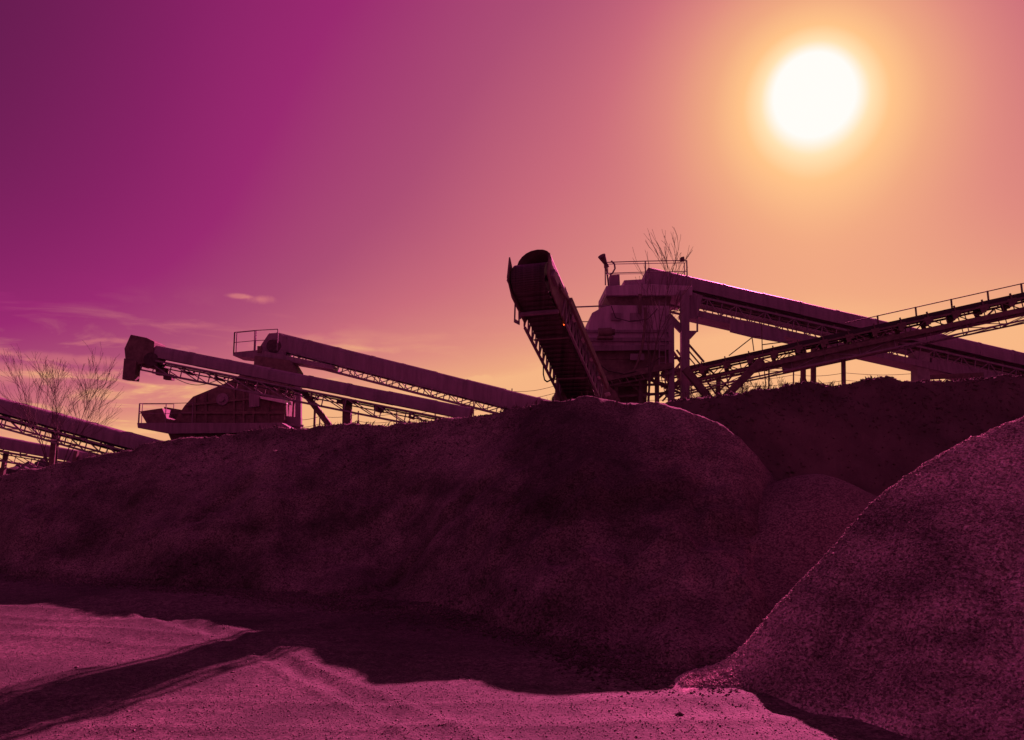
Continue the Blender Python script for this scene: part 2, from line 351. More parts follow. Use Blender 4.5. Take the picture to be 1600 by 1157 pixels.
bank_t = table([(850, 720, 14), (930, 665, 13.6), (1000, 641, 13.2), (1045, 629, 12.9), (1090, 622, 12.8), (1150, 615, 12.6), (1195, 610, 12.6), (1235, 596, 12.7), (1300, 600, 12.9),
                (1322, 607, 13), (1345, 591, 13), (1390, 591, 13.1), (1410, 597, 13.1), (1470, 597, 13.2), (1540, 594, 13.2), (1600, 591, 13.2), (1800, 586, 13.2), (2300, 590, 13.2)])
def h_bank(x, y):
    u = x / y
    yc = smooth_interp(u, bank_t, 1); zc = smooth_interp(u, bank_t, 2)
    zc = zc + 0.035 * fbm(u * 40, u * 3 + 5, 3, 161) + 0.025 * fbm(u * 110, u * 7 + 1, 3, 163)
    run = zc / 2.4 + 0.15
    toe = yc - run + 0.25 * fbm(x * 0.7, y * 0.15, 3, 91)
    s = (y - toe) / (yc - toe); sc = np.clip(s, 0, 1)
    z = zc * np.where(s < 1, sc ** 0.9, 1)
    mask = np.sin(math.pi * sc)
    z = z + mask * (0.30 * fbm(x * 0.8, y * 0.8, 4, 93) + 0.16 * np.tanh(4 * fbm(x * 0.3, y * 2.0, 3, 95)))
    z = z + sc * (0.05 * fbm(x * 2.1, y * 2.1, 4, 97) + 0.025 * fbm(x * 7, y * 7, 3, 98))
    yb = np.clip(y - yc, 0, 34)
    z = np.where(s >= 1, z + yb * 0.085 - 0.08 * sstep((y - yc) / 1.2), z)
    z = z * (1 - sstep((y - 62) / 16)) - 0.5 * sstep((y - 70) / 8)
    left = sstep((u - bank_t[0][0]) / 0.06)
    z = z * left - 0.4 * (1 - left) - 0.5 * (s <= 0)
    return z

mid_ap = P(1272, 741, 10.9)
def h_mid(x, y):
    dx, dy = x - mid_ap.x, y - mid_ap.y
    # a heap tipped from the left: longer tail that way
    ex = np.where(dx < 0, 0.80, 1.0)
    r = np.sqrt((dx * ex) ** 2 + dy ** 2 + 0.16) - 0.40
    z = mid_ap.z - 0.62 * r + 0.07 * fbm(x * 0.9, y * 0.9, 4, 101) * np.clip(r, 0, 1) + 0.01 * fbm(x * 6, y * 6, 3, 103)
    return np.maximum(z, -0.5)

pile_t = table([(1035, 1066, 6.7), (1090, 1052, 6.9), (1150, 1026, 7.1), (1200, 962, 7.2), (1250, 908, 7.3), (1300, 858, 7.4), (1360, 785, 7.6), (1430, 733, 7.6), (1500, 692, 7.6),
                (1600, 651, 7.5), (1720, 610, 7.4), (1850, 600, 7.3), (2000, 660, 7.1), (2200, 850, 6.9), (2400, 1010, 6.7), (2500, 1075, 6.5)])
def h_pile(x, y):
    u = x / y
    yc = smooth_interp(u, pile_t, 1); zc = smooth_interp(u, pile_t, 2)
    zc0 = np.maximum(zc, 0.0)
    run = zc0 / 0.80 + 0.25
    toe = yc - run
    toeb = yc + zc0 / 0.62 + 0.3
    s = np.where(y < yc, (y - toe) / run, (toeb - y) / (toeb - yc)); sc = np.clip(s, 0, 1)
    z = zc0 * sc ** 0.97
    mask = np.sin(math.pi * sc)
    z = z + mask * (0.16 * fbm((x + y) * 0.5, (y - x) * 1.7, 4, 111) + 0.07 * np.tanh(5 * fbm((x + y * .8) * 0.7, (y - x) * 3.2, 3, 112)) + 0.05 * fbm(x * 2.6, y * 2.6, 4, 113)) * np.clip(zc0, 0, 1)
    z = z + 0.012 * sc * fbm(x * 9, y * 9, 3, 115)
    e = sstep((u - pile_t[0][0]) / 0.03) * sstep((pile_t[0][-1] - u) / 0.03)
    return np.where((s <= 0), -0.3, z * e - 0.05 * (1 - e) - 0.05 * (1 - sstep(sc * 12)))

# ---- ground sheet out to the horizon
yy = np.concatenate([-np.geomspace(3000, 3, 60), np.linspace(-2.5, 2.5, 12), np.linspace(2.8, 14, 420), np.geomspace(14.2, 3500, 160)])
xx = np.concatenate([-np.geomspace(3500, 12.5, 110), np.linspace(-12, 12, 560), np.geomspace(12.5, 3500, 110)])
X, Y = np.meshgrid(xx, yy)
tag(grid_mesh('ground', X, Y, h_ground(X, Y), 'ground'), kind='structure')
# ---- heaped terrain
def wedge(name, hf, u0, u1, nu, ys, mat):
    u = np.linspace(u0, u1, nu); U, YY = np.meshgrid(u, ys); XX = U * YY
    return grid_mesh(name, XX, YY, hf(XX, YY), mat)
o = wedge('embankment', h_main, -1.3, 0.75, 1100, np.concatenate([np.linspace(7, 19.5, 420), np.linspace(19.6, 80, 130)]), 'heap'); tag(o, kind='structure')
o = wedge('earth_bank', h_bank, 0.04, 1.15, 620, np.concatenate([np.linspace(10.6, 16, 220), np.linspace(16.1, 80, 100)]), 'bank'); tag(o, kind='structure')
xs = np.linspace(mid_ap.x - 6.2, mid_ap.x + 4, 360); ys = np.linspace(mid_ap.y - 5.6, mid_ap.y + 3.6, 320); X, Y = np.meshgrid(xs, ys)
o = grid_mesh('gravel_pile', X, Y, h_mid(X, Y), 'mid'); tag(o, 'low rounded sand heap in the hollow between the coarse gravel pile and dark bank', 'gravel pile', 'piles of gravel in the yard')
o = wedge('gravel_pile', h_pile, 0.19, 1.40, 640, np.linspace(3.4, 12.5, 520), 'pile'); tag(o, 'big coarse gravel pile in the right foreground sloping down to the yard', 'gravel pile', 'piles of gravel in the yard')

# ---- loose stones on the yard and on the near pile
def stones(name, hf, xs, ys, size, label, seed, mat='stone'):
    rng = np.random.default_rng(seed); n = len(xs); zs = hf(xs, ys)
    base = np.array([(1, 0, 0), (-1, 0, 0), (0, 1, 0), (0, -1, 0), (0, 0, 1), (0, 0, -1)], float)
    fc = np.array([(0, 2, 4), (2, 1, 4), (1, 3, 4), (3, 0, 4), (2, 0, 5), (1, 2, 5), (3, 1, 5), (0, 3, 5)])
    sc = size * np.exp(rng.normal(0, 0.34, n))
    v = base[None] * (sc[:, None, None] * rng.uniform(0.55, 1.25, (n, 6, 1))) * np.array([1, 1, 0.72])
    v += rng.normal(0, 0.18, (n, 6, 3)) * sc[:, None, None]
    a = rng.uniform(0, 6.283, n); ca, sa = np.cos(a), np.sin(a)
    vx = v[..., 0] * ca[:, None] - v[..., 1] * sa[:, None]; vy = v[..., 0] * sa[:, None] + v[..., 1] * ca[:, None]
    V = np.stack([vx + xs[:, None], vy + ys[:, None], v[..., 2] + zs[:, None] + sc[:, None] * 0.25], -1).reshape(-1, 3)
    Fq = (fc[None] + (np.arange(n) * 6)[:, None, None]).reshape(-1, 3)
    me = bpy.data.meshes.new(name); me.vertices.add(len(V)); me.vertices.foreach_set('co', V.astype(np.float32).ravel())
    me.loops.add(Fq.size); me.loops.foreach_set('vertex_index', Fq.ravel().astype(np.int32))
    me.polygons.add(len(Fq)); me.polygons.foreach_set('loop_start', np.arange(0, Fq.size, 3, dtype=np.int32))
    me.update(calc_edges=True); me.materials.append(MAT[mat])
    o = bpy.data.objects.new(name, me); COL.objects.link(o); tag(o, label, 'gravel', kind='stuff'); return o
rng = np.random.default_rng(5)
n = 90000
ys = 3.6 + 10.5 * rng.random(n) ** 1.35; xs = ys * rng.uniform(-0.72, 0.42, n)
stones('loose_gravel', h_ground, xs, ys, 0.0042, 'loose gravel scattered over the sunlit yard', 11)
n = 170000
ys = rng.uniform(3.5, 8.2, n); xs = ys * rng.uniform(0.2, 0.82, n); k = h_pile(xs, ys) > 0.03
stones('coarse_gravel', h_pile, xs[k], ys[k], 0.0078, 'coarse stones lying over the near gravel pile', 12, 'pile')
# coarser stones that rolled down to the foot of the heap, and a sprinkle over its face
n = 12000
us = rng.uniform(-0.75, 0.36, n); yc = np.interp(us, main_t[0], main_t[1]); zc = np.interp(us, main_t[0], main_t[2])
ys = yc - (np.maximum(zc, .1) / 0.66 + 0.7) + rng.normal(0.15, 0.35, n); xs = us * ys
stones('rolled_stones', lambda a, b: np.maximum(h_main(a, b), h_ground(a, b)), xs, ys, 0.013, 'coarser stones lying along the foot of the embankment', 15, 'heap')
# clods along the crest of the heaps
n = 4200
us = rng.uniform(-0.75, 0.04, n); yc = np.interp(us, main_t[0], main_t[1]); ys = yc + rng.normal(0.0, 0.7, n); xs = us * ys
stones('earth_clods', lambda a, b: np.maximum(h_main(a, b), -0.2), xs, ys, 0.014, 'dark clods lying along the crest of the embankment', 13, 'bank')
us = rng.uniform(0.2, 0.75, n); yc = np.interp(us, bank_t[0], bank_t[1]); ys = yc + rng.normal(0.1, 0.5, n); xs = us * ys
stones('earth_clods', h_bank, xs, ys, 0.02, 'dark clods lying along the top of the earth bank', 14, 'bank')

def floor_z(x, y):
    a = float(h_main(np.array([x]), np.array([y]))[0]); b = float(h_bank(np.array([x]), np.array([y]))[0])
    return max(a, b, 0.0)
def foot(px, D):
    """ground point under photo column px at distance D"""
    x = P(px, 640, D).x; return Vector((x, D, floor_z(x, D)))

# ------------------------------------------------------------------ conveyors
def frame_of(A, B):
    u = (B - A).normalized(); v = u.cross(Vector((0, 0, 1))).normalized(); w = v.cross(u).normalized()
    if w.z < 0: w = -w
    return u, v, w
def lattice(mb, A, B, v, w, half, top, bot, pitch, r=0.03, chord=0.06, cross=True, style='N'):
    """two-sided box truss between heights top and bot measured along w"""
    u = (B - A).normalized(); Ln = (B - A).length; n = max(1, round(Ln / pitch)); st = Ln / n
    for s in (-1, 1):
        o = v * (s * half)
        mb.bar(A + o + w * top, B + o + w * top, chord, chord, w); mb.bar(A + o + w * bot, B + o + w * bot, chord, chord, w)
        for i in range(n + 1):
            p = A + u * (i * st) + o
            mb.bar(p + w * top, p + w * bot, r, r, u)
            if i < n:
                q = A + u * ((i + 1) * st) + o
                if style == 'N' or (style == 'W' and i % 2 == 0): mb.bar(p + w * top, q + w * bot, r, r, v)
                else: mb.bar(p + w * bot, q + w * top, r, r, v)
    for i in range(n + 1):
        p = A + u * (i * st)
        mb.bar(p - v * half + w * bot, p + v * half + w * bot, r, r, w)
        if cross and i < n: mb.bar(p - v * half + w * bot, p + u * st + v * half + w * bot, r * 0.8, r * 0.8, w)
def cover_mesh(A, B, u, v, w, half, h, skirt, joint=1.6, ea=0.42, eb=0.85):
    """arched sheet hood with side skirts, lap joints every few metres"""
    Ln = (B - A).length; sec = []
    th = 0.02
    def ring(c, g):
        pts = [c - v * (half + g) - w * skirt]
        for i in range(11):
            a = math.pi * i / 10; pts.append(c - v * (half + g) * math.copysign(abs(math.cos(a)) ** ea, math.cos(a)) + w * (h * max(0, math.sin(a)) ** eb + g))
        pts.append(c + v * (half + g) - w * skirt)
        inn = [p - (p - c).normalized() * th for p in reversed(pts)]
        return pts + inn
    mb = MB(); pos = [0]; x = 0
    rs = random.Random(int(Ln * 100))
    while x < Ln:
        x2 = min(Ln, x + joint * rs.uniform(0.92, 1.08))
        if Ln - x2 < 0.4: x2 = Ln
        g = rs.uniform(0.0, 0.012); lift = rs.uniform(-0.006, 0.008)
        r0 = ring(A + u * x + w * lift, g); r1 = ring(A + u * x2 + w * (lift + rs.uniform(-0.004, 0.006)), g); m = len(r0)
        vs = r0 + r1
        mb.add(vs, [(i, (i + 1) % m, m + (i + 1) % m, m + i) for i in range(m)])
        # lap strip
        a0 = ring(A + u * (x2 - 0.05), 0.022); a1 = ring(A + u * min(Ln, x2 + 0.04), 0.022)
        mb.add(a0 + a1, [(i, (i + 1) % m, m + (i + 1) % m, m + i) for i in range(m)] + [tuple(range(m))])
        x = x2
    return mb
def idler_copies(root, A, B, u, v, w, half, drop, pitch, start=0.4, mat='dsteel', r=0.055, name='idler', bracket=0.16):
    """one roller with its end brackets, then copies that share its mesh"""
    m = MB(); z = Vector((0, 0, 0)); c0 = A + u * start - w * drop
    m.tube(c0 - v * half, c0 + v * half, r, n=8)
    for s in (-1, 1): m.bar(c0 + v * s * half - w * 0.02, c0 + v * s * half + w * bracket, 0.05, 0.07, u)
    first = m.build(name, mat, root); Ln = (B - A).length; k = 1
    while start + k * pitch < Ln - 0.3 and k < 60:
        c = first.copy(); COL.objects.link(c); c.parent = root; c.location = first.location + u * (k * pitch); k += 1

def handrail(root, pts, h, w=Vector((0, 0, 1)), r=0.022, mids=(0.5,), name='handrail', mat='steel'):
    m = MB()
    for p in pts: m.bar(p, p + w * h, r * 2.2, r * 2.2)
    for a, b in zip(pts[:-1], pts[1:]):
        m.tube(a + w * h, b + w * h, r)
        for k in mids: m.tube(a + w * h * k, b + w * h * k, r * 0.8)
    return m.build(name, mat, root)

def covered_conveyor(name, label, A, B, half=0.45, hood=0.28, skirt=0.30, truss=(-0.38, -0.85), pitch=0.95, group='covered belt conveyors', tstyle='N',
                     bars=(0.035, 0.07), idler_pitch=1.25, belt_drop=0.30, rails=True):
    root = thing(name, (B.x, B.y, floor_z(B.x, B.y)), label, 'conveyor', group)
    u, v, w = frame_of(A, B)
    cover_mesh(A, B, u, v, w, half, hood, skirt).build('belt_cover', 'cover', root)
    m = MB(); c = A - w * belt_drop; d = B - w * belt_drop; m.bar(c, d, half * 1.7, 0.03, w)
    m.bar(c - w * (-truss[1] - belt_drop - 0.14) * 0.55, d - w * (-truss[1] - belt_drop - 0.14) * 0.55, half * 1.6, 0.025, w)
    m.build('belt', 'rubber', root)
    m = MB(); lattice(m, A, B, v, w, half, truss[0], truss[1], pitch, bars[0], bars[1], style=tstyle); m.build('truss_frame', 'steel', root)
    idler_copies(root, A, B, u, v, w, half * 0.9, belt_drop + 0.12, idler_pitch)
    return root, u, v, w

# ---- A: stacker over the embankment, left: head box at far left
A = P(236, 554, 30.0); B = P(735, 653, 29.0)
rt, u, v, w = covered_conveyor('covered_conveyor', 'covered belt conveyor with a dark discharge chute at its raised left end', A, B, half=0.42, hood=0.36, skirt=0.10,
                               truss=(-0.22, -0.66), pitch=1.15, bars=(0.035, 0.06))
m = MB(); m.pix([(204, 523), (229, 528), (241, 534), (238, 566), (213, 571), (196, 566), (194, 545)], 29.5, 1.0); m.pix([(193.5, 560), (213, 565), (210, 595), (190.5, 593)], 29.4, 0.4)
m.build('discharge_chute', 'dsteel', rt, bevel=0.02)
m = MB(); m.pix([(212, 548), (246, 551), (246, 578), (212, 570)], 29.62, 0.75); m.build('head_frame', 'dsteel', rt)
m = MB(); m.tube(P(236, 562, 29.45), P(236, 562, 30.6), 0.26, n=20); m.build('head_pulley', 'drum', rt)
for a, b in (((243, 576), (258, 587)), ((255, 584), (268, 594))):
    m = MB(); m.pix([a, (b[0], a[1] + 1), b, (a[0], b[1] - 1)], 29.7, 0.28)
    m.bar(P((a[0] + b[0]) / 2, a[1] - 8, 29.8), P((a[0] + b[0]) / 2, a[1] + 2, 29.8), 0.04); m.build('control_box', 'dsteel', rt)
m = MB(); pts = []
for i in range(15):
    t_ = i / 14; pts.append(P(268 + (345 - 268) * t_, 588 + 11 * math.sin(math.pi * min(1, t_ * 1.05)) + 6 * t_, 29.7))
m.path(pts, 0.014); m.build('cable', 'rubber', rt)
for px, wd in ((543, 0.30),):
    m = MB(); f = foot(px, 29.4); top = P(px, 628, 29.4); m.bar(f - Vector((0, 0, .4)), top, wd, wd); m.bar(top - Vector((.35, 0, 0)), top + Vector((.35, 0, 0)), 0.5, 0.12); m.build('support_leg', 'dsteel', rt)
m = MB(); m.bar(P(474, 612, 29.4), P(520, 672, 29.4), 0.16, 0.2); m.build('support_leg', 'dsteel', rt)
m = MB(); m.bar(P(492, 641, 29.4), foot(492, 29.4) - Vector((0, 0, .3)), 0.07); m.build('support_leg', 'dsteel', rt)
m = MB(); m.pix([(584, 631), (598, 635), (598, 645), (584, 641)], 29.0, 0.3); m.build('drive_box', 'dsteel', rt)

# ---- B: second covered conveyor, higher and behind
A = P(434, 533, 37.0); B = P(868, 642, 35.0)
rt, u, v, w = covered_conveyor('covered_conveyor', 'covered belt conveyor running down right from the railed platform, behind the chute conveyor', A, B, half=0.5, hood=0.38,
                               skirt=0.36, truss=(-0.40, -0.76), pitch=0.62, tstyle='W', bars=(0.038, 0.08))
m = MB(); m.pix([(407, 540), (420, 521), (436, 520), (447, 527), (447, 556), (407, 556)], 36.4, 1.1); m.build('head_cover', 'cover', rt, bevel=0.02)
m = MB(); m.tube(P(428, 541, 36.3), P(428, 541, 37.7), 0.33, n=20); m.build('head_pulley', 'drum', rt)

# ---- platform with rails round the head of B and screening plant C
C = foot(380, 35.0)
pl = thing('screening_plant', C, 'rusty screening plant with sloping roof and railed platforms above the left crest', 'machine', 'screening plants')
m = MB(); m.pix([(364, 551), (404, 547), (520, 571), (520, 577), (455, 566), (404, 560), (364, 556)], 35.6, 1.5); m.build('upper_platform', 'steel', pl)
handrail(pl, [P(365, 553, 35.6), P(397, 550, 35.6), P(433, 548, 35.6)], 0.98, mids=(0.52,), r=0.02)
handrail(pl, [P(365, 553, 35.6), P(369, 552, 37.1), P(399, 549, 37.1)], 0.98, mids=(0.52,), r=0.02)
m = MB(); m.pix([(402, 541), (408, 541), (408, 551), (402, 551)], 35.5, 0.2); m.build('control_box', 'dsteel', pl)
m = MB(); m.pix([(270, 661), (288, 634), (301, 620), (345, 602), (366, 592), (384, 579), (398, 579), (444, 594), (444, 662)], 34.2, 2.2); m.build('screen_box', 'dsteel', pl, bevel=0.03)
# ribs, bearing housing and plates on the side of the box
m = MB()
for x in (305, 322, 366, 381, 396, 420):
    y0 = 620 + (x - 301) * (602 - 620) / 44 if x < 345 else 596 - (x - 345) * .35
    m.bar(P(x, max(y0, 586) + 3, 34.16), P(x, 661, 34.16), 0.09, 0.1, Vector((0, 1, 0)))
m.bar(P(292, 633, 34.13), P(444, 618, 34.13), 0.1, 0.1); m.bar(P(284, 645, 34.15), P(444, 645, 34.15), 0.1, 0.12)
m.build('stiffener', 'dsteel', pl)
m = MB(); c = P(347, 624, 34.05); m.tube(c, c + Vector((0, 0.2, 0)), 0.26, n=24); m.tube(c - Vector((0, .12, 0)), c, 0.12, n=16); m.build('bearing_housing', 'steel', pl)
m = MB(); m.pix([(389, 612), (405, 611), (405, 635), (389, 637)], 34.02, 0.15); m.build('access_hatch', 'steel', pl)
m = MB(); m.pix([(405, 619), (445, 625), (447, 631), (407, 623)], 33.7, 0.9); m.build('chute_lip', 'bright', pl)
m = MB(); m.pix([(214, 661), (440, 661), (452, 668), (452, 676), (262, 678), (215, 669)], 33.3, 3.0); m.build('base_frame', 'steel', pl, bevel=0.015)
m = MB(); m.pix([(262, 676), (430, 676), (430, 690), (268, 690)], 33.7, 2.2); m.build('skid', 'dsteel', pl)
m = MB(); a, b, c, d = P(218, 643, 33.6), P(253, 638, 33.6), P(264, 662, 33.6), P(229, 662, 33.6); m.prism([a, b, c, d], Vector((0.0, 1.4, 0.0))); m.build('feed_tray', 'dsteel', pl, bevel=0.015)
m = MB(); m.pix([(256, 636), (286, 641), (272, 662), (263, 662)], 34.6, 0.5); m.build('guard_plate', 'dsteel', pl)
handrail(pl, [P(216, 662, 33.35), P(258, 662, 33.35), P(300, 661, 33.35)], 0.84, mids=(0.5,), r=0.014)
handrail(pl, [P(217, 662, 33.35), P(221, 661, 35.6), P(270, 661, 35.6)], 0.84, mids=(0.5,), r=0.012)
for x, wd, yt in ((467, 0.24, 592), (437, 0.22, 590), (448, 0.08, 594), (456, 0.08, 594)):
    m = MB(); m.bar(P(x if wd > .1 else x + 5, yt, 34.9), P(x, 676, 34.9) - Vector((0, 0, .6)), wd, wd); m.build('support_leg', 'steel' if wd > .1 else 'dsteel', pl)
m = MB(); m.pix([(430, 648), (470, 653), (470, 671), (430, 668)], 34.6, 0.25); m.bar(P(428, 660, 34.5), P(474, 666, 34.5), 0.1); m.build('brace_panel', 'steel', pl)
for a, b, d in (((436, 592), (470, 640), 34.95), ((470, 600), (436, 650), 35.02)):
    m = MB(); m.bar(P(*a, d), P(*b, d), 0.06); m.build('cross_brace', 'dsteel', pl)
m = MB(); m.pix([(398, 556), (452, 563), (470, 592), (470, 602), (440, 600), (395, 583)], 35.2, 1.4); m.build('transfer_chute', 'dsteel', pl)

# ---- D: covered conveyor at the far left, behind the bare tree, and its lower twin
A = P(-120, 601, 33.0); B = P(250, 702, 31.0)
rt, u, v, w = covered_conveyor('covered_conveyor', 'upper covered belt conveyor entering from the left edge behind the bare tree', A, B, half=0.42, hood=0.30, skirt=0.22, truss=(-0.36, -0.78), pitch=0.95)
m = MB(); m.bar(P(88, 672, 32.3), foot(88, 32.3) - Vector((0, 0, .3)), 0.22); m.build('support_leg', 'dsteel', rt)
m = MB(); m.bar(P(186, 701, 31.6), foot(186, 31.6) - Vector((0, 0, .3)), 0.10); m.build('support_leg', 'dsteel', rt)
A = P(-160, 664, 44.0); B = P(165, 722, 46.0)
rt, u, v, w = covered_conveyor('covered_conveyor', 'lower, more distant covered belt conveyor close to the skyline at the left edge', A, B, half=0.5, hood=0.36, skirt=0.3, truss=(-0.45, -0.95), pitch=1.2)
for x in (10, 120):
    m = MB(); m.bar(P(x, 705, 45), foot(x, 45) - Vector((0, 0, .3)), 0.2); m.build('support_leg', 'dsteel', rt)

# ---- F: stacker conveyor that rises toward the camera
HD = 16.2
Q = lambda d: 16.2 + (d - 17.0) * 0.64
Hc = P(833, 437, HD); Bc = P(912, 606, 19.4)
fr = thing('stacker_conveyor', (Bc.x, Bc.y, floor_z(Bc.x, Bc.y)), 'steep stacker conveyor rising toward the viewer with a black domed belt head', 'conveyor')
u, v, w = frame_of(Hc, Bc)
R = 0.31; HW = 0.335
m = MB(); m.tube(Hc - v * HW, Hc + v * HW, R - 0.025, n=40)
for s in (-1, 1): m.tube(Hc + v * s * HW, Hc + v * s * (HW + 0.12), 0.06, n=14)
m.build('head_drum', 'drum', fr)
# the belt: one loop round the head drum and a tail drum
m = MB(); Tc = Bc; Rb = R
loop = []
for i in range(21):
    a = math.pi * i / 20; loop.append(Hc + w * math.cos(a) * Rb - u * math.sin(a) * Rb)
Lb = (Tc - Hc).length
for i in range(1, 25): loop.append(Hc + u * Lb * i / 24 - w * (Rb + 0.004 * math.sin(math.pi * (i % 6) / 6)))
for i in range(9):
    a = math.pi * i / 8; loop.append(Tc - w * math.cos(a) * Rb + u * math.sin(a) * Rb)
for i in range(1, 24): loop.append(Tc - u * Lb * i / 24 + w * Rb)
n_ = len(loop); cen = (Hc + Tc) / 2
for i in range(n_):
    a, b = loop[i], loop[(i + 1) % n_]
    hw = HW + 0.03
    m.add([a - v * hw, a + v * hw, b + v * hw, b - v * hw], [(0, 1, 2, 3)], True)
bo = m.build('belt', 'wornbelt', fr); sd = bo.modifiers.new('thickness', 'SOLIDIFY'); sd.thickness = 0.018
# arched hood over the belt, open at the head
cover_mesh(Hc - u * 0.12 + w * Rb, Tc + w * Rb, u, v, w, HW + 0.05, 0.43, 0.14, joint=1.1, ea=0.9, eb=0.95).build('belt_cover', 'dsteel', fr)
# side truss girders left and right of the belt
for s in (-1, 1):
    m = MB(); off = v * s * (HW + 0.14)
    A1 = Hc + u * 0.75 + off; B1 = Tc + off
    n = 12; st = (B1 - A1) / n
    m.bar(A1 + w * 0.16, B1 + w * 0.16, 0.07, 0.07, w); m.bar(A1 - w * 0.40 + u * .3, B1 - w * 0.40, 0.05, 0.05, w)
    for i in range(n + 1):
        p = A1 + st * i; m.bar(p + w * 0.16, p - w * 0.40, 0.03, 0.03, u)
        if i < n: m.bar(p + w * 0.16, p + st - w * 0.40, 0.028, 0.028, u)
    m.bar(A1 + w * 0.16, Hc + off * 1.0 - u * 0.05, 0.09, 0.07, w)
    m.build('side_girder', 'steel', fr)
# cheek plates beside the drum
for s in (-1, 1):
    m = MB(); o_ = Hc + v * s * (HW + 0.09)
    pts = [o_ - u * 0.42 + w * 0.30, o_ - u * 0.30 - w * 0.16, o_ + u * 0.1 - w * 0.36, o_ + u * 0.95 - w * 0.38, o_ + u * 1.15 + w * 0.22, o_ + u * 0.25 + w * 0.26, o_ - u * 0.1 + w * 0.12]
    m.prism(pts, v * s * 0.03); m.build('cheek_plate', 'dsteel', fr)
for s in (-1, 1):
    m = MB(); o_ = Hc + v * s * (HW + 0.12); m.tube(o_, o_ + v * s * 0.07, 0.11, n=18); m.box(o_ + v * s * .03 - w * 0.02, u * 0.16, v * 0.035, w * 0.09); m.build('bearing', 'steel', fr)
# belt scraper bar and cross slats under the belt, catching the sun
m = MB(); c = Hc + u * 0.62 - w * (Rb + 0.08); m.bar(c - v * (HW + .1), c + v * (HW + .1), 0.05, 0.08, w); m.build('scraper_bar', 'steel', fr)
k0 = None
for k in range(3):
    if k0 is None:
        m = MB(); c = Hc + u * 1.5 - w * (Rb + 0.09)
        m.tube(c - v * (HW + .08), c + v * (HW + .08), 0.02, n=8); k0 = m.build('return_roller', 'dsteel', fr)
    else:
        c_ = k0.copy(); COL.objects.link(c_); c_.parent = fr; c_.location = k0.location + u * (1.5 * k)
# walkway slats on the right girder
m = None; k0 = None
for k in range(7):
    if k0 is None:
        m = MB(); c = Hc + u * 1.35 + v * (HW + 0.14); m.bar(c + w * -0.05, c + v * 0.12 - w * 0.02, 0.12, 0.02, w); k0 = m.build('step_plate', 'bright', fr)
    else:
        c_ = k0.copy(); COL.objects.link(c_); c_.parent = fr; c_.location = k0.location + u * (0.72 * k)
m = MB(); o_ = v * (HW + 0.26); m.bar(Hc + u * 0.75 + o_ + w * 0.0, Tc + o_, 0.06, 0.16, w); m.bar(Hc + u * 0.35 + v * (HW + .15), Hc + u * 1.0 + o_, 0.05, 0.05, w)
m.build('walkway_beam', 'dsteel', fr)
if v.x < 0: pass
c = P(880, 506, Q(19.6))
m = MB(); m.tube(c, c + Vector((0.11, 0, 0.015)), 0.045, 0.03, n=14); m.tube(c - Vector((0.02, 0, 0)), c, 0.03, 0.045, n=14); lo = m.build('warning_lamp', 'lamp', fr); lo['label'] = 'small orange red lamp at the edge of the belt'
m = MB()
m.bar(P(805, 474, Q(18.3)), P(804, 504, Q(18.3)), 0.035); m.bar(P(811, 476, Q(18.3)), P(811, 507, Q(18.3)), 0.035); m.bar(P(804, 475, Q(18.3)), P(818, 474, Q(18.3)), 0.04)
m.pix([(804, 498), (812, 503), (812, 508), (804, 504)], Q(18.28), 0.05); m.build('hanging_bracket', 'steel', fr)
m = MB()
pts = [P(x, y, Q(d)) for x, y, d in ((822, 484, 18.6), (827, 500, 18.9), (834, 514, 19.2), (844, 526, 19.8), (848, 540, 20.1), (849, 560, 20.1), (849, 585, 20.1), (851, 594, 20.2), (855, 597, 20.3), (862, 593, 20.6), (872, 587, 21))]
m.path(pts, 0.017); m.build('cable', 'rubber', fr)
m = MB(); m.bar(P(877, 588, Q(21.8)), foot(866, Q(21.8)) - Vector((0, 0, .3)), 0.09); m.build('support_leg', 'dsteel', fr)
m = MB(); m.bar(P(886, 588, Q(22.0)), foot(873, Q(22.0)) - Vector((0, 0, .3)), 0.14); m.build('support_leg', 'dsteel', fr)
m = MB(); m.bar(P(925, 590, Q(22.0)), foot(946, Q(22.0)) - Vector((0, 0, .3)), 0.14); m.build('support_leg', 'dsteel', fr)
m = MB(); m.pix([(862, 563), (874, 578), (884, 588), (884, 594), (866, 583)], Q(21.2), 0.3); m.build('drive_guard', 'dsteel', fr)
m = MB(); m.pix([(868, 612), (884, 592), (936, 590), (962, 612), (975, 640), (866, 640)], Q(23.9), 1.4); m.build('tail_hopper', 'dsteel', fr)

# ---- G: right screening tower
G = foot(1010, 31.5)
gp = thing('screening_plant', G, 'tall screening plant with railed top deck beside the steep black belt stacker', 'machine', 'screening plants')
m = MB(); m.pix([(947, 447), (1014, 444), (1082, 447), (1082, 462), (947, 462)], 30.4, 2.8); m.build('top_deck', 'sheet', gp, bevel=0.02)
m = MB(); m.pix([(975, 438), (1012, 436), (1012, 448), (975, 448)], 31.0, 1.4); m.build('motor_cover', 'sheet', gp, bevel=0.02)
m = MB(); m.pix([(953, 430), (968, 429), (969, 448), (953, 448)], 30.8, 0.5); m.build('control_box', 'steel', gp, bevel=0.01)
handrail(gp, [P(946, 446, 30.5), P(1009, 444, 30.5), P(1074, 443, 30.5)], 0.92, mids=(0.52,), r=0.02)
handrail(gp, [P(946, 446, 30.5), P(950, 446, 33.1), P(1009, 445, 33.1), P(1070, 444, 33.1)], 0.92, mids=(0.52,), r=0.016)
m = MB(); m.pix([(945, 460), (1050, 460), (1046, 482), (955, 482)], 30.6, 2.4); m.build('discharge_hood', 'dsteel', gp, bevel=0.02)
m = MB(); m.pix([(925, 489), (940, 481), (955, 477), (1046, 478), (1048, 545), (915, 545), (918, 518)], 30.2, 2.8); m.build('screen_box', 'sheet', gp, bevel=0.03)
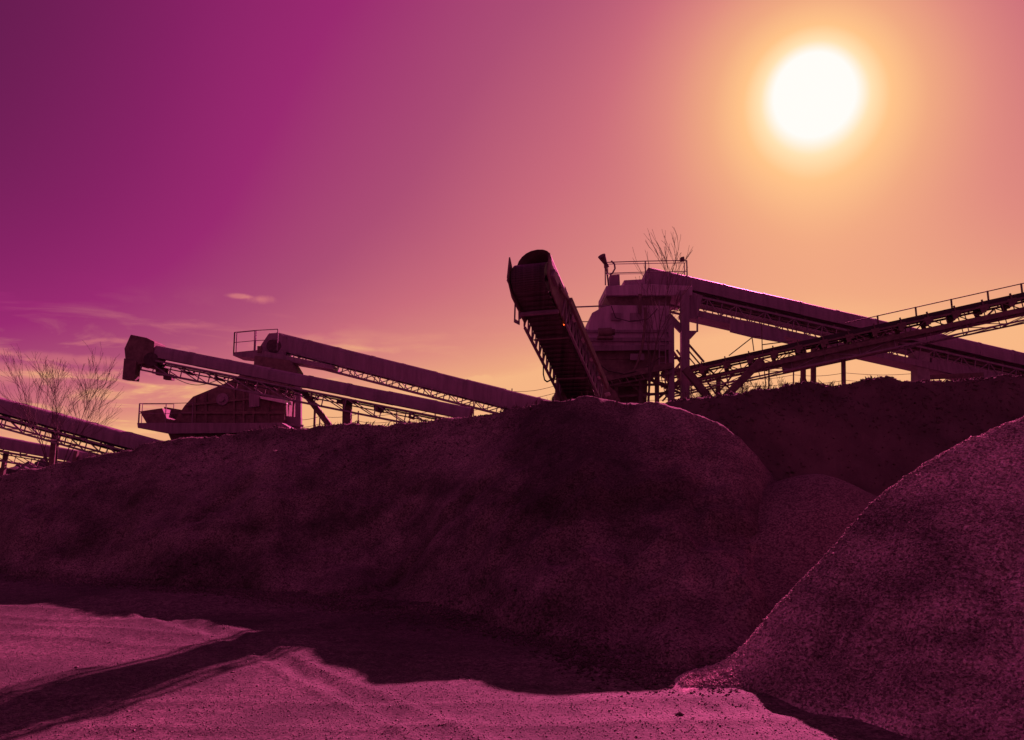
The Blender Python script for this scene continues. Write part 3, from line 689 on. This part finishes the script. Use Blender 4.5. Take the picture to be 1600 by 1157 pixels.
m = MB(); m.bar(P(914, 518, 30.15), P(1050, 518, 30.15), 0.08, 0.10); m.bar(P(913, 531, 30.12), P(1050, 531, 30.12), 0.10, 0.14); m.bar(P(912, 545, 30.15), P(1052, 543, 30.15), 0.1, 0.2); m.build('stiffener', 'steel', gp)
m = MB(); m.pix([(915, 546), (1050, 544), (1046, 566), (1020, 590), (948, 592), (920, 566)], 30.4, 2.4); m.build('hopper', 'dsteel', gp)
for x, wd, y0 in ((1069.5, 0.31, 455), (1048, 0.22, 500)):
    m = MB(); m.bar(P(x, y0, 30.2), P(x, 628, 30.2) - Vector((0, 0, 1.0)), wd, wd, Vector((0, 1, 0))); m.build('column', 'steel', gp)
m = MB(); m.pix([(925, 586), (1004, 584), (1012, 596), (1010, 640), (925, 640)], 31.0, 1.6); m.build('crusher_box', 'dsteel', gp, bevel=0.02)
m = MB(); m.bar(P(905, 600, 30.0), P(1050, 572, 30.0), 0.3, 0.22); m.bar(P(905, 612, 30.0), P(1050, 584, 30.0), 0.06, 0.06)
for i in range(12): m.bar(P(905 + i * 12, 602 - i * 2.3, 29.85), P(911 + i * 12, 612 - i * 2.4, 29.85), 0.03)
m.build('feeder_belt', 'dsteel', gp)
for x in (921, 962, 1000, 1026):
    m = MB(); m.bar(P(x, 545, 30.5), P(x, 628, 30.5) - Vector((0, 0, .8)), 0.15, 0.15, Vector((0, 1, 0))); m.build('column', 'dsteel', gp)
for x in (921, 1047):
    m = MB(); m.bar(P(x, 545, 33.0), P(x, 625, 33.0) - Vector((0, 0, .8)), 0.2, 0.2, Vector((0, 1, 0))); m.build('column', 'dsteel', gp)
br = [((921, 560), (1070, 560)), ((921, 582), (1070, 578)), ((921, 604), (1070, 600)), ((921, 604), (962, 560)), ((962, 604), (1000, 560)), ((1026, 604), (1000, 560)), ((1026, 560), (1048, 604)),
      ((935, 620), (980, 575)), ((940, 560), (1010, 622)), ((1048, 545), (1070, 575)), ((1026, 625), (1066, 590)), ((960, 620), (1046, 615)), ((980, 560), (960, 625)), ((1012, 592), (1066, 616)), ((1048, 585), (1070, 560))]
for k, (a, b) in enumerate(br):
    m = MB(); d = 30.42 + 0.013 * k; m.bar(P(*a, d), P(*b, d), 0.09); m.build('cross_brace', 'dsteel', gp)
for k, (a, b) in enumerate(br[3:]):
    m = MB(); d = 32.6 + 0.013 * k; m.bar(P(a[0] + 9, a[1] + 2, d), P(b[0] + 6, b[1] - 3, d), 0.07); m.build('cross_brace', 'dsteel', gp)
m = MB(); m.bar(P(1043, 493, 30.3), P(1066, 517, 30.3), 0.2, 0.24); m.build('cross_brace', 'steel', gp)
m = MB(); m.bar(P(1073, 535, 30.25), P(1100, 566, 30.25), 0.07); m.bar(P(1073, 545, 30.25), P(1096, 572, 30.25), 0.05); m.bar(P(1074, 556, 30.25), P(1090, 575, 30.25), 0.04); m.build('stay_rod', 'dsteel', gp)
m = MB(); m.bar(P(1089.5, 462, 30.2), P(1089.5, 519, 30.2), 0.06); m.bar(P(1073, 498, 30.2), P(1090, 496, 30.2), 0.06); m.pix([(1074, 517), (1091, 517), (1079, 530), (1074, 532)], 30.1, 0.7); m.build('ladder_landing', 'steel', gp)
m = MB(); m.pix([(1076, 455), (1098, 462), (1090, 497), (1076, 497)], 30.7, 0.6); m.build('tail_chute', 'steel', gp)
m = MB()
m.bar(P(1000, 460, 30.1), P(1000, 490, 30.1), 0.12); m.build('hanger', 'dsteel', gp)
# ladder, pipes, motor and cable runs on the tower
m = MB()
for dx in (-5, 5): m.bar(P(1035 + dx, 470, 30.05), P(1035 + dx, 600, 30.05), 0.035)
for i in range(14): m.bar(P(1030, 474 + i * 9.3, 30.05), P(1040, 474 + i * 9.3, 30.05), 0.022)
m.build('ladder', 'steel', gp)
m = MB(); a = P(935, 520, 29.7); m.tube(a, a + Vector((0.5, 0, 0.02)), 0.17, n=18); m.tube(a + Vector((0.5, 0, 0.02)), a + Vector((0.62, 0, 0.02)), 0.12, n=14); m.box(a + Vector((.25, 0.05, -.2)), Vector((.3, 0, 0)), Vector((0, .2, 0)), Vector((0, 0, .04))); m.build('motor', 'dsteel', gp)
m = MB(); m.path([P(1008, 481, 29.95), P(1008, 505, 29.9), P(1004, 540, 29.9), P(996, 568, 29.9), P(985, 590, 30.0)], 0.05, n=8); m.build('pipe', 'dsteel', gp)
m = MB(); m.path([P(925, 548, 29.9), P(932, 566, 29.8), P(950, 580, 29.75), P(975, 585, 29.8), P(1005, 578, 29.9), P(1030, 560, 30.0)], 0.02); m.build('cable', 'rubber', gp)
m = MB(); m.path([P(955, 478, 30.1), P(962, 497, 29.95), P(985, 503, 29.95), P(1012, 499, 30.0), P(1028, 482, 30.1)], 0.016); m.build('cable', 'rubber', gp)
for x, y, wd, hh in ((955, 489, 16, 12), (985, 489, 16, 12), (985, 553, 22, 10)):
    m = MB(); m.pix([(x, y), (x + wd, y), (x + wd, y + hh), (x, y + hh)], 30.12, 0.12); m.build('access_hatch', 'steel', gp, bevel=0.01)
# walkway rail left of the box
m = MB(); m.tube(P(889, 480.5, 30.8), P(953, 478, 30.8), 0.03); m.tube(P(902, 503, 30.8), P(925, 503, 30.8), 0.018); m.bar(P(899.5, 480, 30.8), P(899.5, 560, 30.8), 0.06); m.tube(P(893, 515, 30.8), P(921, 515, 30.8), .02); m.build('handrail', 'steel', gp)
# loud hailer and lamp on the rail
m = MB(); m.bar(P(951, 448, 30.6), P(946, 409, 30.6), 0.05); a = P(946.5, 413, 30.5); b = P(940, 400, 30.3); m.tube(a, b, 0.07, 0.16, n=14); m.tube(P(948, 418, 30.5), a, 0.11, 0.08, n=12); m.build('horn_speaker', 'dsteel', gp)
m = MB(); pts = [P(955, 408, 30.5), P(960, 413, 30.5), P(961, 420, 30.5), P(957, 427, 30.5), P(953, 430, 30.5)]; m.path(pts, 0.035); m.build('bent_pipe', 'steel', gp)
m = MB(); m.pix([(1064, 402), (1069, 401), (1070, 407), (1064, 408)], 30.4, 0.2); m.build('beacon', 'dsteel', gp)
# diagonal struts and posts near the tower foot
for a, b, wd in (((1070, 576), (1112, 624), 0.26), ((1190, 563), (1128, 622), 0.26)):
    m = MB(); m.bar(P(*a, 29.6), P(*b, 29.6) - Vector((0, 0, .1)), wd, wd); m.build('strut', 'dsteel', gp)

# ---- H: long covered conveyor from the tower to the right edge
A = P(1012, 436, 31.8); B = P(1700, 592, 34.0)
rt, u, v, w = covered_conveyor('covered_conveyor', 'long covered belt conveyor sloping from the tall screening tower to the right edge', A, B, half=0.5, hood=0.40, skirt=0.20,
                               truss=(-0.42, -1.02), pitch=0.62, tstyle='W', bars=(0.035, 0.08), belt_drop=0.34)
m = MB(); m.pix([(1008, 431), (1013, 418), (1040, 425), (1040, 452), (1008, 447)], 31.2, 1.2); m.build('head_cover', 'cover', rt, bevel=0.02)
m = MB(); m.prism([A - v * 0.5 - w * 0.38 + u * 1.9, A + v * 0.5 - w * 0.38 + u * 1.9, A + v * 0.5 - w * 0.72 + u * 1.9, A - v * 0.5 - w * 0.72 + u * 1.9], u * 0.001)
Ln = (B - A).length
m = MB(); m.box(A + u * (Ln / 2) - w * 0.58, u * (Ln / 2 - 1.7), v * 0.42, w * 0.03); m.build('drip_pan', 'dsteel', rt)
m = MB(); m.box(A + u * (Ln / 2) - w * 1.12, u * (Ln / 2 - 1.7), v * 0.55, w * 0.13); m.build('walkway', 'steel', rt)
m = MB(); m.pix([(1141, 497), (1176, 503), (1214, 512), (1232, 537), (1178, 528), (1141, 519)], 31.3, 0.08); m.build('guard_panel', 'cover', rt)
for x0, y0, ln in ((1255, 570, 0), (1271, 570, 0)):
    m = MB(); m.bar(P(x0, 540, 32.2), foot(x0, 32.2) - Vector((0, 0, .3)), 0.17); m.build('support_leg', 'dsteel', rt)
m = MB(); m.pix([(1430, 548), (1454, 552), (1452, 575), (1455, 600), (1434, 600), (1434, 578), (1428, 572)], 32.6, 0.6); m.build('pier', 'concrete', rt, bevel=0.02)
m = MB(); m.bar(P(1452, 566, 32.8), P(1560, 590, 33.2), 0.35, 0.30); m.build('lower_beam', 'steel', rt)
m = MB(); m.bar(P(1452, 590, 32.8), P(1535, 586, 32.8), 0.2, 0.18); m.build('lower_beam', 'dsteel', rt)

# ---- I: open conveyor with hand rail crossing in front
A = P(1740, 434, 27.6); B = P(1035, 588, 32.6)
root = thing('open_conveyor', foot(1313, 29.8), 'open belt conveyor with thin handrail crossing in front of the long covered conveyor', 'conveyor')
u, v, w = frame_of(A, B); Ln = (B - A).length
m = MB(); m.bar(A, B, 0.86, 0.035, w)
for s in (-1, 1): m.bar(A + v * s * 0.43 + w * 0.03, B + v * s * 0.43 + w * 0.03, 0.05, 0.16, w)
m.build('belt', 'rubber', root)
m = MB(); m.bar(A - w * 0.42, B - w * 0.42, 0.8, 0.03, w); m.build('return_belt', 'rubber', root)
m = MB(); lattice(m, A, B, v, w, 0.5, -0.10, -0.52, 0.62, 0.032, 0.07, style='W'); m.build('truss_frame', 'dsteel', root)
m = MB(); lattice(m, A, B, v, w, 0.42, -0.56, -0.88, 1.24, 0.028, 0.06, style='W'); m.build('lower_frame', 'steel', root)
# a side plate runs along the middle of the bridge only
m = MB()
for s in (-1, 1):
    c = A + u * (Ln * 0.42) + v * s * 0.53 - w * 0.52; m.box(c, u * (Ln * 0.36), v * 0.015, w * 0.09)
m.build('side_plate', 'dsteel', root)
m = MB(); c = A + u * (Ln * 0.585) - w * 0.62; m.box(c, u * 2.1, v * 0.40, w * 0.26); m.build('screen_tray', 'dsteel', root)
# idler sets: trough rollers and their bracket
m = MB(); c0 = A + u * 0.6
for s in (-1, 1):
    m.bar(c0 + v * s * 0.47 - w * 0.12, c0 + v * s * 0.47 + w * 0.17, 0.09, 0.05, u)
    m.tube(c0 + v * s * 0.16 - w * 0.20, c0 + v * s * 0.45 - w * 0.06, 0.075, n=8)
    m.box(c0 + v * s * 0.5 - w * 0.13 , u * 0.14, v * 0.03, w * 0.10); m.box(c0 + v * s * 0.5 - w * 0.26 + u * 0.05, u * 0.08, v * 0.028, w * 0.06)
m.tube(c0 - v * 0.16 - w * 0.20, c0 + v * 0.16 - w * 0.20, 0.075, n=8)
k0 = m.build('idler', 'dsteel', root); k = 1
while 0.6 + 0.93 * k < Ln - 0.5:
    c_ = k0.copy(); COL.objects.link(c_); c_.parent = root; c_.location = k0.location + u * (0.93 * k); k += 1
# handrail on the far side
m = MB(); o_ = -v * 0.55 if (v.y < 0) else v * 0.55
def on_line(px):      # point of the belt line under photo column px
    best = min(((abs((lambda q: 800 + (q.x / (q.y * math.cos(PITCH) + (q.z - CAMZ) * math.sin(PITCH))) * F)(A + u * (Ln * i / 400)) - px), i) for i in range(401)))
    return A + u * (Ln * best[1] / 400)
posts = [on_line(x) + o_ for x in (1700, 1652, 1605, 1551, 1493, 1436, 1376)]
for p in posts: m.bar(p - w * 0.1, p + Vector((0, 0, 0.62)), 0.05)
for a, b in zip(posts[:-1], posts[1:]):
    m.tube(a + Vector((0, 0, 0.6)), b + Vector((0, 0, 0.6)), 0.02)
e = posts[-1] + Vector((0, 0, 0.6)); m.tube(e, e + u * 1.2, 0.018)
m.tube(posts[0] + w * 0.2, posts[-1] + w * 0.2 , 0.014)
m.build('handrail', 'dsteel', root)
m = MB(); p1 = on_line(1175) - o_; p2 = on_line(1190) - o_
for a, b in (((1139, 556), (1176, 527)), ((1176, 527), (1188, 526)), ((1175, 527), (1178, 549)), ((1190, 505), (1191, 546)), ((1191, 546), (1197, 607)), ((1191, 539), (1238, 533)), ((1191, 560), (1205, 557))):
    m.tube(P(*a, 30.6), P(*b, 30.6), 0.02)
m.build('handrail', 'dsteel', root)
for px, wd in ((1313, 0.13), (1119, 0.16), (1197, 0.05)):
    m = MB(); q = on_line(px); m.bar(Vector((q.x, q.y, q.z)) - w * 0.5, Vector((q.x, q.y, floor_z(q.x, q.y) - .3)), wd, wd); m.build('support_leg', 'dsteel', root)
for a, b in (((1090, 575), (1120, 618)), ((1100, 570), (1145, 612)), ((1119, 618), (1150, 580)), ((1085, 600), (1108, 578)), ((1110, 622), (1085, 585))):
    m = MB(); m.bar(P(*a, 31.9), P(*b, 31.9), 0.06); m.build('cross_brace', 'dsteel', root)

# ------------------------------------------------------------------ bare trees and brush
def branch(m, p, d, ln, r, depth, rs, spread, up, split=(2, 3), seg=4, minr=0.004):
    pts = [p]; q = p.copy(); dd = d.copy()
    for i in range(seg):
        dd = (dd + Vector((rs.gauss(0, .10), rs.gauss(0, .10), rs.gauss(0, .06) + up * 0.06))).normalized(); q = q + dd * ln / seg; pts.append(q.copy())
    rr = r
    for a, b in zip(pts[:-1], pts[1:]):
        r2 = max(minr, rr * 0.86); m.tube(a, b, rr, r2, n=5 if rr > .03 else 3, caps=False); rr = r2
    if depth <= 0: return
    for i, q in enumerate(pts[1:]):
        k = rs.randint(*split) if i == seg - 1 else (1 if rs.random() < 0.75 else 0) + (1 if rs.random() < 0.3 else 0)
        for _ in range(k):
            a = rs.uniform(0, 6.283); side = Vector((math.cos(a), math.sin(a) * 0.8, rs.uniform(-.1, .5)))
            nd = (dd * 1.0 + side * spread * rs.uniform(.6, 1.2)).normalized()
            branch(m, q, nd, ln * rs.uniform(.52, .80), max(minr, rr * rs.uniform(.55, .8)), depth - 1, rs, spread, up, split, max(2, seg - 1), minr)
def bare_tree(name, label, px, D, stems, h, r, depth, seed, spread=0.6, group='bare leafless trees', minr=0.006, cat='tree', lean=0.25, first=0.45, blen=1.0):
    f = foot(px, D); rs = random.Random(seed)
    t_ = thing(name, f, label, cat, group)
    tr = MB(); cr_ = MB()
    for k in range(stems):
        a = 2 * math.pi * (k + rs.uniform(-.3, .3)) / stems; tilt = lean * rs.uniform(.4, 1.1) if stems > 1 else 0.02
        d = Vector((math.cos(a) * tilt, math.sin(a) * tilt * .7, 1)).normalized()
        q = f - Vector((0, 0, .2)) + Vector((math.cos(a), math.sin(a), 0)) * (0.12 if stems > 1 else 0); rr = r * rs.uniform(.8, 1.1); nseg = 14; hh = h * rs.uniform(.8, 1.05)
        for i in range(nseg):
            d = (d + Vector((rs.gauss(0, .035), rs.gauss(0, .035), .01))).normalized(); q2 = q + d * hh / nseg
            (tr if i < nseg * .55 else cr_).tube(q, q2, rr, max(minr, rr * 0.87), n=6, caps=False); rr = max(minr, rr * 0.87); q = q2
            fr_ = (i + 1) / nseg
            if fr_ >= first and i < nseg - 1 and rs.random() < 0.85:
                for _ in range(1 if rs.random() < .6 else 2):
                    a = rs.uniform(0, 6.283); nd = (d + Vector((math.cos(a), math.sin(a), .1)) * spread).normalized()
                    branch(cr_, q, nd, blen * h * (0.34 - 0.20 * fr_) * rs.uniform(.7, 1.2), rr * .55, depth - 1, rs, spread * .75, 0.7, split=(1, 2), seg=3, minr=minr)
        branch(cr_, q, d, h * .10, rr, 1, rs, spread * .6, 0.5, split=(1, 2), seg=3, minr=minr)
    tr.build('trunk', 'bark', t_); cr_.build('crown', 'bark', t_)
    return t_
bare_tree('bare_tree', 'wide bare tree with many fine stems in front of the left edge conveyors', 94, 27.0, 6, 3.8, 0.026, 3, 8, spread=0.66, lean=0.48, minr=0.0038, first=0.28, blen=1.05)
bare_tree('bare_tree', 'slim bare tree in front of the tall screening tower, tip above its railing', 1013, 26.5, 1, 5.7, 0.055, 3, 33, spread=0.36, minr=0.0055, first=0.12, blen=0.9)
for i, (px, D, h, lb) in enumerate(((1150, 25.5, 1.0, 'low tangle of bare twigs under the open conveyor, left of the strut'),
                                 (1200, 25.2, 0.9, 'tangle of bare twigs on the bank, right of the slanting strut'),
                                 (1092, 26.0, 0.8, 'small bare bush on the bank at the foot of the tall column'),
                                 (742, 15.6, 0.30, 'small dark scrub tuft on the crest under the chute conveyor'),
                                 (160, 21.5, 0.45, 'small bare bush on the crest at the foot of the wide bare tree'))):
    bare_tree('bare_bush', lb, px, D, 8, h, 0.011, 2, 40 + i, spread=0.8, lean=1.0, minr=0.004, first=0.15, cat='bush', group='bare bushes on the crest')

# dry weeds along the crests
m = MB(); rs = random.Random(77)
for k in range(1500):
    uu = rs.uniform(-0.62, 0.66)
    if uu < 0.2: yc = float(np.interp(uu, main_t[0], main_t[1])); y = yc + rs.uniform(-.2, 1.0); z = float(h_main(np.array([uu * y]), np.array([y]))[0])
    else: yc = float(np.interp(uu, bank_t[0], bank_t[1])); y = yc + rs.uniform(-.2, 1.0); z = float(h_bank(np.array([uu * y]), np.array([y]))[0])
    if fbm(np.array([uu * 30]), np.array([2.2]), 3, 5)[0] < -0.02: continue
    p = Vector((uu * y, y, z - .02)); hh = rs.uniform(.04, .15)
    d = Vector((rs.gauss(0, .35), rs.gauss(0, .35), 1)).normalized(); sd_ = d.cross(Vector((rs.uniform(-1, 1), 1, 0))).normalized() * 0.006
    m.add([p - sd_, p + sd_, p + d * hh * .6 + sd_ * .6, p + d * hh + Vector((rs.gauss(0, .02), 0, 0))], [(0, 1, 2, 3)])
o = m.build('dry_weeds', 'weed'); tag(o, 'dry weeds growing along the crest of the heaps', 'weeds', kind='stuff')

# ------------------------------------------------------------------ wire fence on the plateau
fr_ = foot(900, 38)
fe = thing('wire_fence', fr_, 'sagging strand wire fence on thin posts behind the conveyors', 'fence')
fp = [(450, 655, 37), (500, 651, 37), (560, 647, 37.5), (620, 646, 38), (680, 641, 38), (740, 630, 38), (800, 612, 38), (868, 603, 38), (940, 600, 38), (1080, 600, 38), (1160, 592, 37.5), (1240, 586, 37), (1320, 583, 37), (1440, 583, 37)]
prev = None; mp_ = None
for i, (x, y, D) in enumerate(fp):
    top = P(x, y - 3, D); f = foot(x, D); f.z = min(f.z, top.z - 1.0)
    m = MB(); m.bar(f, top + Vector((0, 0, .05)), 0.05); m.build('fence_post', 'dsteel', fe)
wires = MB()
for (a, b) in zip(fp[:-1], fp[1:]):
    for dz in (0.0, -0.35, -0.7):
        p, q = P(*a), P(*b); pts = []
        for i in range(7):
            t_ = i / 6; pts.append(p.lerp(q, t_) + Vector((0, 0, dz - 0.10 * math.sin(math.pi * t_))))
        wires.path(pts, 0.011, n=4)
wires.build('wire', 'dsteel', fe)

# ------------------------------------------------------------------ pale board at the right edge, on the bank
c = P(1603, 636, 17.0)
sg = thing('board', (c.x, c.y, 2.2), 'pale blank board on a post at the right edge', 'board')
m = MB(); m.box(c, Vector((0.15, 0.02, 0)), Vector((0, 0.02, 0)), Vector((0, 0, 0.15))); m.build('panel', 'white', sg, bevel=0.006)
m = MB(); m.bar(c + Vector((0, 0.05, -.1)), Vector((c.x, c.y + .05, floor_z(c.x, c.y) - .2)), 0.05); m.build('post', 'dsteel', sg)

# ------------------------------------------------------------------ distant wood on the skyline
rs = random.Random(3); m = MB()
for k in range(900):
    x = rs.uniform(-900, 900); y = 620 + rs.uniform(0, 60); h = (7 + 5 * math.sin(x * .013) + 3 * math.sin(x * .05 + 1)) * rs.uniform(.7, 1.15)
    b = Vector((x, y, -1)); wd = rs.uniform(6, 12); n = 7
    ring = [b + Vector((math.cos(i * 6.283 / n) * wd, math.sin(i * 6.283 / n) * wd, 0)) for i in range(n)]
    mid_ = [b + Vector((math.cos(i * 6.283 / n) * wd * .85, math.sin(i * 6.283 / n) * wd * .85, h * rs.uniform(.55, .9))) for i in range(n)]
    m.add(ring + mid_ + [b + Vector((0, 0, h + 1))], [(i, (i + 1) % n, n + (i + 1) % n, n + i) for i in range(n)] + [(n + i, n + (i + 1) % n, 2 * n) for i in range(n)])
o = m.build('far_wood', 'wood'); tag(o, 'far wood along the skyline beyond the quarry', 'wood', kind='stuff')

for o in bpy.data.objects:
    if '_w' in o: del o['_w']
